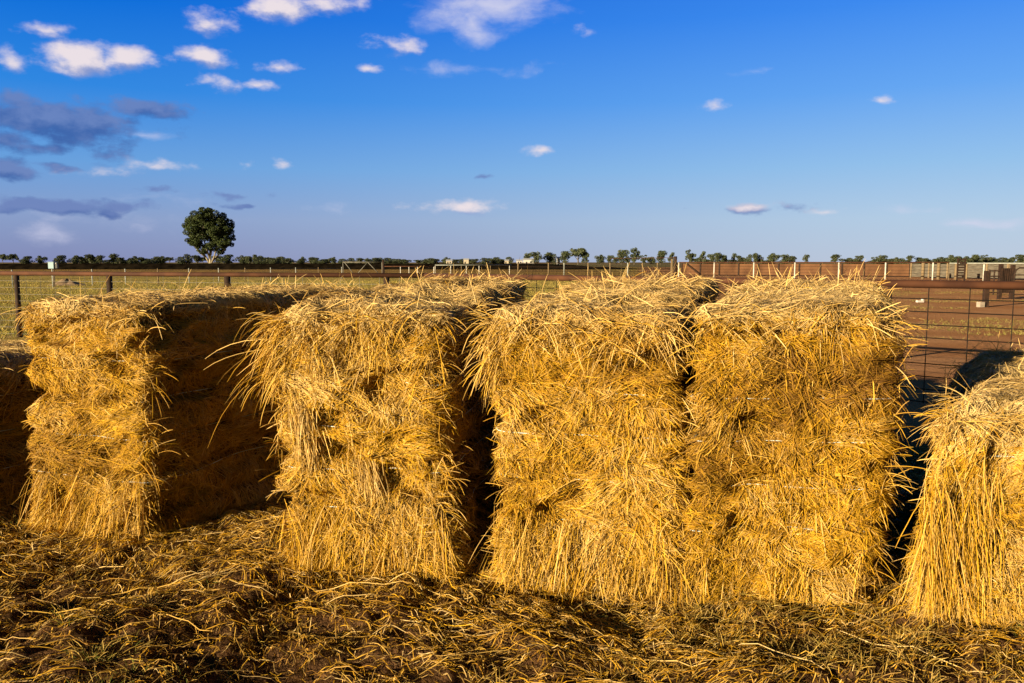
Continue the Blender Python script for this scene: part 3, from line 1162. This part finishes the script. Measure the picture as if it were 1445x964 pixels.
def small_things():
    y = 54
    x = xat(73, y)
    root = empty('control_box', (x, y, 0), 'pale blue metal box mounted on a post above the left fence rail', 'box')
    MB().tube([(x, y, -.2), (x, y, 1.26)], .045, 8).build('pole', M_STEELPOST, root, True)
    MB().box((x, y, 1.48), (.36, .28, .42)).box((x, y, 1.705), (.42, .34, .03)).build('cabinet', M_BOX, root)
    MB().box((x + .30, y + .02, 1.44), (.18, .2, .30)).build('battery', M_BLACK, root)
    MB().tube([(x + .30, y, 1.59), (x + .30, y, 1.68)], .07, 8).build('cap', M_OFFWHITE, root, True)
    # soil heap
    n, k = 26, 9
    cx, cy = xat(86, 58), 58.5
    V, F = [(0, 0, .50)], []
    for i in range(1, k + 1):
        r = i / k
        for j in range(n):
            a = 2 * math.pi * j / n
            e = 1 + .12 * math.sin(3 * a + 1) + .06 * math.sin(7 * a)
            V.append((math.cos(a) * 1.55 * r * e, math.sin(a) * 1.0 * r * e, .5 * (1 - r) ** 1.2 * (1 + .2 * math.sin(5 * a + i)) - .03 * r))
    for j in range(n):
        F.append([0, 1 + j, 1 + (j + 1) % n])
    for i in range(k - 1):
        for j in range(n):
            a, b = 1 + i * n + j, 1 + i * n + (j + 1) % n
            F.append([a, a + n, b + n, b])
    tag(mesh_obj('soil_heap', np.array(V), F, M_MOUND, smooth=True, loc=(cx, cy, 0)), 'low heap of soil in the paddock behind the left wire fence', 'soil heap')
    # white scrap in the yard
    c = gp(1298, 427)
    mb = MB()
    mb.box((0, 0, .05), (.30, .12, .09), .2).box((.13, .02, .10), (.1, .1, .06), .5, .3)
    tag(mesh_obj('scrap', np.array(mb.V), mb.F, M_OFFWHITE, loc=tuple(c)), 'small white scrap lying on the red yard beyond the mesh', 'scrap')
    # farm buildings on the skyline
    for i, (px, y, w, h, wm, lab) in enumerate(((634, 620, 4.5, 2.6, M_CREAM, 'tiny cream shed on the skyline left of the middle'),
                                                (658, 640, 4, 3.6, M_CREAM, 'small tan shed on the skyline, second from the left'),
                                                (715, 620, 3, 2.6, M_CREAM, 'little cream hut on the skyline left of the white house'),
                                                (746, 560, 7.5, 3.2, M_OFFWHITE, 'white farmhouse among dark trees on the skyline'),
                                                (733, 600, 4.5, 2.6, M_OFFWHITE, 'pale shed close on the left of the white farmhouse'),
                                                (788, 560, 2.0, 4.4, M_OFFWHITE, 'narrow white tower shed on the skyline between dark trees'))):
        x = xat(px, y)
        root = empty('farm_shed' if i != 3 else 'farmhouse', (x, y, 0), lab, 'shed' if i != 3 else 'house', 'farm buildings on the skyline')
        MB().box((x, y, h / 2), (w, 5, h)).build('wall', wm, root)
        mb = MB()
        n = len(mb.V)
        hw = w / 2 + .3
        mb.V += [(x - hw, y - 2.8, h), (x + hw, y - 2.8, h), (x + hw, y + 2.8, h), (x - hw, y + 2.8, h), (x - hw, y, h + 1.1), (x + hw, y, h + 1.1)]
        mb.F += [[0, 1, 5, 4], [2, 3, 4, 5], [0, 4, 3], [1, 2, 5], [0, 3, 2, 1]]
        mb.build('roof', M_ROOF, root)
        if w > 4:
            MB().box((x + w * .2, y - 2.52, h * .55), (1.1, .06, 1.1)).build('window', M_DARKGLASS, root)
        MB().box((x - w * .2, y - 2.53, 1.0), (.9, .06, 2.0)).build('door', M_DARKGLASS, root)


small_things()

# ------------------------------------------------------------------ trees
def leaf_cloud(blobs, n, size, cols, seed, flat=.8):
    """leaf clumps spread through the crown: small quads in many uneven lobes"""
    rng = np.random.default_rng(seed)
    w = np.array([b[3] ** 2 for b in blobs])
    pick = rng.choice(len(blobs), n, p=w / w.sum())
    C = np.array([b[:3] for b in blobs])[pick]
    Rr = np.array([b[3] for b in blobs])[pick]
    d = norm(rng.normal(0, 1, (n, 3)))
    rad = Rr * rng.uniform(.25, 1, n) ** .45
    P = C + d * rad[:, None] * np.array([1, 1, flat])
    sz = size * rng.uniform(.5, 1.3, n)
    u = norm(rng.normal(0, 1, (n, 3)) + d * .2)
    v = norm(np.cross(u, rng.normal(0, 1, (n, 3))))
    h = sz[:, None]
    V = np.stack([P - u * h * .5, P + v * h * .35, P + u * h * .5, P - v * h * .35], 1).reshape(-1, 3)
    F = np.arange(n * 4).reshape(-1, 4)
    tone = rng.uniform(.75, 1.25, len(blobs))[pick]
    c = np.array(cols)[rng.integers(0, len(cols), n)] * tone[:, None] * rng.uniform(.75, 1.25, (n, 1))
    return V, F, np.repeat(c, 4, axis=0)


def big_tree():
    y = 265
    k = y / FPX
    x = xat(297, y)
    root = empty('gum_tree', (x, y, 0), 'large lone dark green gum tree with pale branching trunk on the left skyline', 'tree')
    rng = np.random.default_rng(4)
    H = CAM_H + 75 * k
    base = -.3
    # lobes placed from the crown's outline (offsets in metres)
    lobes = [(0, 64, 13), (-12, 60, 12), (12, 60, 12), (-20, 52, 12), (19, 53, 11), (-23, 41, 10), (24, 44, 9), (-14, 45, 13), (10, 46, 14), (25, 31, 8), (-22, 29, 9),
             (-10, 34, 12), (8, 34, 12), (17, 24, 9), (-13, 23, 8), (25, 25, 6), (4, 20, 9), (-9, 17, 6), (11, 17, 7), (-28, 30, 5), (29, 34, 5), (-3, 53, 14), (17, 36, 9), (-28, 49, 6), (0, 71, 7)]
    blobs = []
    for lx, lz, lr in lobes:
        for j in range(8):
            d = norm(rng.normal(0, 1, (1, 3)))[0]
            rr = lr * rng.uniform(.32, .58)
            q = np.array([lx, rng.normal(0, 9), lz]) + d * lr * .62
            blobs.append((q[0] * k, q[1] * k, CAM_H + q[2] * k, rr * k * 1.18))
    V, F, C = leaf_cloud(blobs, 60000, .40, [(.030, .046, .010), (.042, .058, .013), (.024, .036, .008), (.055, .066, .018)], 9)
    mesh_obj('crown', V, F, M_LEAF, root, False, C)
    mb = MB()
    zc = CAM_H
    mb.tube([(0, 0, base), (.05, 0, 1.5), (-.1, 0, 3.2), (.1, .1, 6)], [.6, .48, .38, .26], 10)
    limbs = [((0, 0, .6), (-1.6, .3, 3.4), (-3.4, .5, 6.4), (-4.2, .5, 9)), ((0, 0, .8), (1.4, -.3, 3.4), (2.4, -.4, 6.8), (4.0, -.3, 10)),
             ((-.1, 0, 2.6), (-.9, -.8, 6.2), (-1.9, -1.2, 11), (-1.4, -1, 14)), ((.05, .1, 4), (.7, .9, 8), (1.6, 1.0, 12), (1.4, .6, 15)),
             ((.1, 0, 1.6), (2.8, .8, 4.4), (4.9, 1.2, 6.4), (5.6, 1.2, 8)), ((-1.6, .3, 3.4), (-3.4, -.6, 5), (-4.6, -.8, 6.8), (-5.6, -.6, 8.5))]
    for l in limbs:
        mb.tube(l, [.34, .25, .16, .06], 8)
    m2 = MB()
    m2.V, m2.F = mb.V, mb.F
    mesh_obj('trunk', np.array(mb.V), mb.F, M_BARK, root, True)
    return root


big_tree()


def proto(seed, shape):
    """unit tree 1 m tall, crown about 1 m wide"""
    rng = np.random.default_rng(seed)
    blobs = []
    if shape == 'round':
        for j in range(16):
            a = rng.uniform(0, 6.28)
            r = rng.uniform(0, .34)
            blobs.append((math.cos(a) * r, math.sin(a) * r, rng.uniform(.22, .84), rng.uniform(.14, .22)))
    elif shape == 'umbrella':
        for j in range(20):
            a = rng.uniform(0, 6.28)
            r = rng.uniform(0, .42)
            blobs.append((math.cos(a) * r, math.sin(a) * r, rng.uniform(.55, .9) - r * .3, rng.uniform(.11, .18)))
    elif shape == 'tall':
        for j in range(16):
            z = rng.uniform(.2, .9)
            a = rng.uniform(0, 6.28)
            r = rng.uniform(.05, .42) * (1.15 - z * .6)
            blobs.append((math.cos(a) * r, math.sin(a) * r, z, rng.uniform(.11, .19)))
    else:
        for j in range(18):
            a = rng.uniform(0, 6.28)
            r = rng.uniform(0, .42)
            blobs.append((math.cos(a) * r, math.sin(a) * r, rng.uniform(.08, .76) * (1.1 - r * .6), rng.uniform(.14, .22)))
    V, F, C = leaf_cloud(blobs, 1500, .085, [(.050, .062, .026), (.065, .075, .032), (.042, .055, .025), (.08, .085, .04)], seed + 1)
    crown = mesh_obj('crown', V, F, M_LEAF, None, False, C)
    mb = MB()
    mb.tube([(0, 0, -.02), (.01, 0, .3), (.0, .02, .62)], [.035, .026, .012], 6)
    for j in range(4):
        a = j * 1.6 + rng.uniform(0, .6)
        mb.tube([(0, 0, .22 + .05 * j), (math.cos(a) * .16, math.sin(a) * .16, .48), (math.cos(a) * .28, math.sin(a) * .28, .66)], [.018, .012, .006], 5)
    trunk = mesh_obj('trunk', np.array(mb.V), mb.F, M_BARKDARK, None, True)
    return crown, trunk


PROT = {}
for sh in ('round', 'umbrella', 'tall', 'bush'):
    PROT[sh] = [proto(200 + 10 * i + len(sh), sh) for i in range(2)]
USED = set()


def far_tree(px, top, w, shape, y, label, group):
    v = random.randrange(2)
    cr, tr = PROT[shape][v]
    k = y / FPX
    h = CAM_H + ((370 - top) * 1.22 + (random.uniform(-1.5, 2.0) if label.startswith(('one of', 'dark tree in')) else 0)) * k + .5
    if label.startswith(('one of', 'dark tree in')):
        px += random.uniform(-4, 4)
    root = empty('far_tree', (xat(px, y), y, 0), label, 'tree', group)
    root.scale = (w * k * random.uniform(1.15, 1.5), w * k * 1.25, h)
    root.rotation_euler = (0, 0, random.uniform(0, 6.28))
    for src in (cr, tr):
        if (shape, v, src.name) not in USED:
            USED.add((shape, v, src.name))
            o = src
        else:
            o = src.copy()
            COL.objects.link(o)
        o.parent = root


named = [
    (816, 352.5, 26, 'umbrella', 520, 'flat topped dark tree, tallest of the middle skyline trees'),
    (877, 356, 19, 'round', 560, 'broad rounded tree on the skyline right of the flat topped tree'),
    (895, 354, 15, 'tall', 560, 'tall loose crowned tree joined to the right of the broad rounded tree'),
    (932, 357, 18, 'round', 540, 'dark rounded tree left of the tall strainer post'),
    (974, 355.5, 14, 'tall', 600, 'tall open crowned tree just right of the strainer post'),
    (757, 358.5, 15, 'round', 540, 'dark rounded tree directly right of the white farmhouse'),
    (744, 360, 12, 'round', 590, 'dark tree rising behind the white farmhouse'),
    (796, 357.5, 17, 'round', 545, 'dark full tree right of the narrow white tower shed'),
    (775, 359, 16, 'round', 550, 'dark full tree left of the narrow white tower shed'),
    (992, 358, 11, 'tall', 620, 'narrow tree standing second right of the strainer post'),
    (1178, 361.5, 16, 'round', 600, 'rounded tree standing alone above the rusty panel wall'),
    (1137.5, 361.5, 8, 'round', 640, 'small round tree standing alone left of the rounded one above the rusty wall'),
    (1343, 361, 19, 'bush', 600, 'broad dark tree above the grey timber wall'),
    (1438, 361, 19, 'bush', 600, 'broad dark tree at the right edge of the skyline'),
    (4, 360, 11, 'umbrella', 560, 'tree at the left edge of the skyline with a bare trunk'),
    (18.6, 360, 14, 'umbrella', 560, 'second tree from the left edge with a wide crown and bare trunk'),
    (40, 363, 18, 'bush', 600, 'low spreading tree left of the pale blue box'),
    (57, 362, 14, 'bush', 610, 'irregular tree just left of the pale blue box'),
]
for t in named:
    far_tree(*t, 'trees along the horizon')
L1 = 'dark tree in the left treeline between pale blue box and lone gum tree'
L2 = 'one of the low hazy trees in the treeline right of the lone gum tree'
L3 = 'one of the small dark trees on the horizon behind the stockyard wall'
L4 = 'one of the small trees on the horizon among the farm sheds and tall middle trees'
for px, top, w in [(89, 361, 17), (107, 363, 13), (115, 362, 15), (124, 362, 17), (132, 363, 13), (143, 361.6, 14), (157, 361, 15), (170, 365, 13), (182, 364, 14), (193, 363, 16),
                   (202, 365, 10), (213, 368, 14), (232, 363, 16), (242, 364, 14), (252, 363, 12), (263, 362, 14), (275, 364, 18), (286, 365, 14)]:
    far_tree(px, top, w, random.choice(['round', 'bush', 'umbrella', 'bush']), random.uniform(580, 680), L1, 'left treeline')
for px, top, w in [(306, 364, 16), (321, 362.5, 22), (340, 362.5, 15), (353, 363.5, 14), (362, 361.8, 16), (378, 365, 18), (390, 365.5, 14), (399, 365, 14), (411, 366, 14), (423, 366, 14), (429, 364.5, 8),
                   (440, 366, 16), (451, 365.5, 12), (463, 366, 16), (474, 364.5, 10), (484, 366.5, 14), (495, 366, 12), (505, 367, 14), (517, 364.5, 7), (527, 367, 14), (538, 366, 14), (551, 367, 14), (562, 366.3, 14), (575, 366.8, 14)]:
    far_tree(px, top, w, random.choice(['round', 'bush', 'bush']), random.uniform(700, 820), L2, 'low treeline')
for px, top, w in [(588, 366.8, 14), (600, 366.4, 14), (613, 367, 16), (624, 366, 12), (632, 365, 10), (645, 366.6, 16), (668, 366.8, 14), (682, 366, 14), (694, 367, 14), (706, 366.5, 12), (723, 365, 12), (783, 361, 11),
                   (827, 362, 11), (844, 360, 14), (860, 362.5, 12), (868, 364, 12), (908.5, 362.5, 14), (918, 362.5, 13), (946, 360, 11), (885, 363, 12), (851, 365, 10)]:
    far_tree(px, top, w, random.choice(['round', 'bush', 'tall']), random.uniform(640, 760), L4, 'middle treeline')
for px, top, w in [(1003, 361.5, 11), (1016.5, 360, 15), (1025, 363, 10), (1034, 360, 6), (1041, 362, 13), (1054, 361, 11), (1066, 360, 11), (1076, 363, 10), (1084, 361, 13), (1094, 360, 14), (1105.5, 361.6, 13), (1121, 363, 15),
                   (1215, 364, 14), (1232, 364, 12), (1248, 361.8, 13), (1267, 364, 14), (1280, 364, 12), (1295, 365, 14), (1307, 365, 12), (1325, 364, 16), (1365, 363, 18), (1377.5, 361, 13), (1390, 363, 14), (1402, 365, 12), (1412, 364.5, 16), (1425, 365.5, 12)]:
    far_tree(px, top, w, random.choice(['round', 'bush', 'tall', 'round']), random.uniform(620, 740), L3, 'right treeline')
for i in range(85):
    px = random.choice([random.uniform(85, 250), random.uniform(310, 480), random.uniform(480, 720), random.uniform(975, 1120), random.uniform(1195, 1440), random.uniform(1195, 1440)])
    px += random.gauss(0, 4)
    zone = 0 if px < 290 else 1 if px < 580 else 2 if px < 955 else 3
    far_tree(px, random.uniform(365.0, 367.6), random.uniform(9, 24), 'bush', random.uniform(650, 860), (L1, L2, L4, L3)[zone], ('left treeline', 'low treeline', 'middle treeline', 'right treeline')[zone])
for sh in PROT:
    for pr in PROT[sh]:
        for o in pr:
            if o.parent is None:
                bpy.data.objects.remove(o)

# ------------------------------------------------------------------ light
PHI, ELEV = 50.0, 11.0          # light travels PHI degrees to the right of straight ahead
sun = bpy.data.objects.new('sun', bpy.data.lights.new('sun', 'SUN'))
COL.objects.link(sun)
d = Vector((math.sin(R(PHI)) * math.cos(R(ELEV)), math.cos(R(PHI)) * math.cos(R(ELEV)), -math.sin(R(ELEV))))
sun.rotation_euler = d.to_track_quat('-Z', 'Y').to_euler()
sun.location = (-20, -20, 20)
sun.data.energy = 5.0
sun.data.angle = R(.5)
sun.data.color = (1.0, .83, .55)

# ------------------------------------------------------------------ sky with clouds (all in direction space)
W = bpy.data.worlds.new('World')
S.world = W
W.use_nodes = True
nt = W.node_tree
N, L = nt.nodes, nt.links
bg = N['Background']
sky = N.new('ShaderNodeTexSky')
sky.sky_type = 'NISHITA'
sky.sun_disc = False
sky.sun_elevation = R(ELEV)
sky.sun_rotation = R(180 + PHI)
sky.air_density, sky.dust_density, sky.ozone_density = 1.0, .6, 3.0
SKY_STRENGTH, EXPO = .06, 1.25


def wmath(op, a, b=0.0, c=None, clamp=False):
    x = N.new('ShaderNodeMath')
    x.operation = op
    x.use_clamp = clamp
    for i, v in enumerate((a, b, c)):
        if v is None:
            continue
        if isinstance(v, (int, float)):
            x.inputs[i].default_value = v
        else:
            L.new(v, x.inputs[i])
    return x.outputs[0]


def wvec(op, a, b):
    x = N.new('ShaderNodeVectorMath')
    x.operation = op
    for i, v in enumerate((a, b)):
        if isinstance(v, tuple):
            x.inputs[i].default_value = v
        else:
            L.new(v, x.inputs[i])
    return x


def wmix(f, a, b):
    x = N.new('ShaderNodeMix')
    x.data_type = 'RGBA'
    for i, v in ((0, f), (6, a), (7, b)):
        if isinstance(v, tuple):
            x.inputs[i].default_value = (*v, 1)
        elif isinstance(v, (int, float)):
            x.inputs[i].default_value = v
        else:
            L.new(v, x.inputs[i])
    return x.outputs[2]


def wrange(v, a, b, lo=0., hi=1.):
    r = N.new('ShaderNodeMapRange')
    r.interpolation_type = 'SMOOTHSTEP'
    r.inputs['From Min'].default_value, r.inputs['From Max'].default_value = a, b
    r.inputs['To Min'].default_value, r.inputs['To Max'].default_value = lo, hi
    L.new(v, r.inputs['Value'])
    return r.outputs['Result']


tc = N.new('ShaderNodeTexCoord')
sx = N.new('ShaderNodeSeparateXYZ')
L.new(tc.outputs['Generated'], sx.inputs[0])
az = wmath('ARCTAN2', sx.outputs[0], sx.outputs[1])
el = wmath('ARCSINE', sx.outputs[2])
uv = N.new('ShaderNodeCombineXYZ')
L.new(az, uv.inputs[0])
L.new(el, uv.inputs[1])


def wnoise(vec, scale, detail=6, rough=.55, stretch=None):
    if stretch:
        vec = wvec('MULTIPLY', vec, stretch).outputs[0]
    n = N.new('ShaderNodeTexNoise')
    n.inputs['Scale'].default_value = scale
    n.inputs['Detail'].default_value = detail
    n.inputs['Roughness'].default_value = rough
    L.new(vec, n.inputs['Vector'])
    return n


wn = wnoise(uv.outputs[0], 16, 4, .5, (1, 1.5, 1))
warp = wvec('MULTIPLY', wvec('SUBTRACT', wn.outputs['Color'], (.5, .5, .5)).outputs[0], (.040, .022, 0)).outputs[0]
uvw = wvec('ADD', uv.outputs[0], warp).outputs[0]
n1 = wnoise(uv.outputs[0], 30, 9, .57, (1, 1.7, 1)).outputs['Fac']
n2 = wnoise(wvec('ADD', uv.outputs[0], (-.008, .010, 0)).outputs[0], 34, 8, .6, (1, 1.7, 1)).outputs['Fac']
emboss = wmath('SUBTRACT', n1, n2)


def azel(px, py):
    d = ray(px, py)
    d = d / np.linalg.norm(d)
    return math.atan2(d[0], d[1]), math.asin(d[2])


def clouds(lst, up=0.0):
    """soft ellipses (centre and half sizes given in the photo, used as angles) joined by their maximum; also height within the cloud"""
    best = None
    for px, py, a, b, s in lst:
        a, b = a * 1.15, b * 1.2
        u0, v0 = azel(px, py)
        u1, v1 = azel(px + a, py)
        u2, v2 = azel(px, py - b)
        ra, rb = max(abs(u1 - u0), .002), max(abs(v2 - v0), .002)
        q = wvec('MULTIPLY', wvec('SUBTRACT', uvw, (u0 + up * .5, v0 - up, 0)).outputs[0], (1 / ra, 1 / rb, 0))
        ln = wvec('LENGTH', q.outputs[0], (0, 0, 0)).outputs['Value']
        val = wmath('MULTIPLY_ADD', ln, -s, s)
        best = val if best is None else wmath('MAXIMUM', best, val)
    return wmath('MAXIMUM', best, -1.0)


WHITE_C = [(112, 82, 54, 25, 1.5), (175, 84, 52, 19, 1.4), (286, 80, 40, 17, 1.3), (75, 42, 38, 13, .75), (16, 86, 30, 17, .8), (297, 33, 40, 18, .85), (395, 8, 52, 24, 1.4), (460, 4, 60, 14, 1.1),
           (310, 119, 32, 11, .8), (366, 121, 26, 8, .75), (392, 95, 30, 10, .85), (562, 65, 36, 13, .85), (521, 97, 19, 7, .85), (762, 213, 24, 7, .85), (1244, 145, 21, 8, .85),
           (1011, 150, 15, 9, .55), (650, 293, 60, 12, .95), (225, 235, 52, 10, .75), (150, 240, 52, 8, .5), (1165, 297, 26, 5, .6), (1060, 291, 46, 6, .6), (822, 47, 14, 7, .4), (405, 229, 14, 5, .4), (349, 230, 12, 6, .5)]
WISP = [(690, 8, 112, 34, 1.05), (672, 34, 44, 36, .9), (655, 22, 70, 30, .8), (660, 98, 110, 9, .40), (1065, 102, 24, 5, .3), (205, 191, 50, 6, .5), (470, 291, 36, 10, .45), (1375, 316, 100, 9, .55), (1285, 295, 60, 6, .4),
        (70, 330, 52, 16, .55), (110, 315, 120, 14, .15), (230, 283, 110, 10, .25)]
DARK_C = [(70, 168, 150, 34, 1), (205, 152, 68, 15, .8), (10, 196, 60, 18, .7), (10, 242, 44, 18, 1), (88, 236, 46, 6, .7), (150, 222, 36, 16, .5), (45, 205, 70, 13, .6), (85, 293, 120, 13, 1),
          (168, 296, 46, 9, .8), (345, 289, 30, 4, .6), (330, 275, 40, 4, .4), (1062, 295, 84, 8, .45), (684, 251, 16, 4, .5), (150, 305, 30, 6, .5), (250, 272, 60, 4, .3)]
cw, cwi, cd = clouds(WHITE_C), clouds(WISP), clouds(DARK_C)
cw2, cd2 = clouds(WHITE_C, .010), clouds(DARK_C, .012)
nn = wmath('MULTIPLY', wmath('SUBTRACT', n1, .5), 2.3)
mw = wmath('MULTIPLY', wrange(wmath('ADD', cw, nn), -.05, 1.15), .97)
nw = wmath('MULTIPLY', wmath('SUBTRACT', wnoise(wvec('ADD', uv.outputs[0], warp).outputs[0], 16, 8, .6, (1, 2.2, 1)).outputs['Fac'], .5), 1.7)
mwi = wmath('MULTIPLY', wrange(wmath('ADD', cwi, nw), .0, 1.15), .85)
md = wmath('MULTIPLY', wrange(wmath('ADD', cd, wmath('MULTIPLY', nn, .8)), .0, .6), .85)

# clear sky, deepened as by a polarising filter
hs = N.new('ShaderNodeHueSaturation')
hs.inputs['Saturation'].default_value = 1.35
hs.inputs['Value'].default_value = 1.0
L.new(sky.outputs[0], hs.inputs['Color'])
gm = wvec('MULTIPLY', hs.outputs[0], (1.0, 1.0, 1.0))


def lin(r, g, b):
    f = lambda c: (c / 12.92 if c <= .04045 else ((c + .055) / 1.055) ** 2.4)
    return tuple(f(v / 255) * K for v in (r, g, b))


K = 1.0 / (SKY_STRENGTH * 2 ** EXPO)
side = wrange(az, -.62, .62)
rows = [(0.0, (134, 142, 188), (194, 208, 228)), (.05, (140, 162, 208), (184, 210, 236)), (.11, (106, 164, 228), (152, 198, 242)), (.19, (46, 138, 232), (106, 172, 250)), (.28, (6, 112, 224), (66, 144, 248)), (.38, (0, 90, 206), (36, 118, 236)), (.62, (0, 50, 140), (4, 62, 160)), (1.2, (0, 32, 90), (0, 36, 98))]
base = None
for i, (e, lc, rc) in enumerate(rows):
    c = wmix(side, lin(*lc), lin(*rc))
    base = c if base is None else wmix(wmath('MULTIPLY_ADD', el, 1 / (e - rows[i - 1][0]), -rows[i - 1][0] / (e - rows[i - 1][0]), True), base, c)
facing = wrange(sx.outputs[1], -.1, .6)
base = wmix(wmath('MULTIPLY', facing, .92), wvec('MULTIPLY', gm.outputs[0], (.36, .31, .24)).outputs[0], base)
emb = wmath('MULTIPLY', emboss, 1.0)
lit = wrange(wmath('ADD', emb, wmath('MULTIPLY', wmath('SUBTRACT', cw, cw2), .55)), -.34, .22)
litd = wrange(wmath('ADD', emb, wmath('MULTIPLY', wmath('SUBTRACT', cd, cd2), .55)), -.25, .40)

cwc = wmix(lit, lin(140, 156, 206), lin(238, 226, 230))
cdc = wmix(litd, lin(58, 92, 162), lin(108, 130, 186))
col = wmix(mwi, base, lin(214, 214, 236))
col = wmix(md, col, cdc)
col = wmix(mw, col, cwc)
L.new(col, bg.inputs['Color'])
bg.inputs['Strength'].default_value = SKY_STRENGTH
W.cycles.sampling_method = 'MANUAL'
W.cycles.sample_map_resolution = 512

# ------------------------------------------------------------------ render settings
S.render.engine = 'CYCLES'
S.cycles.max_bounces = 5
S.cycles.diffuse_bounces = 1
S.cycles.glossy_bounces = 2
S.view_settings.view_transform = 'Standard'
S.view_settings.look = 'None'
S.view_settings.exposure = EXPO
S.view_settings.gamma = 1.0
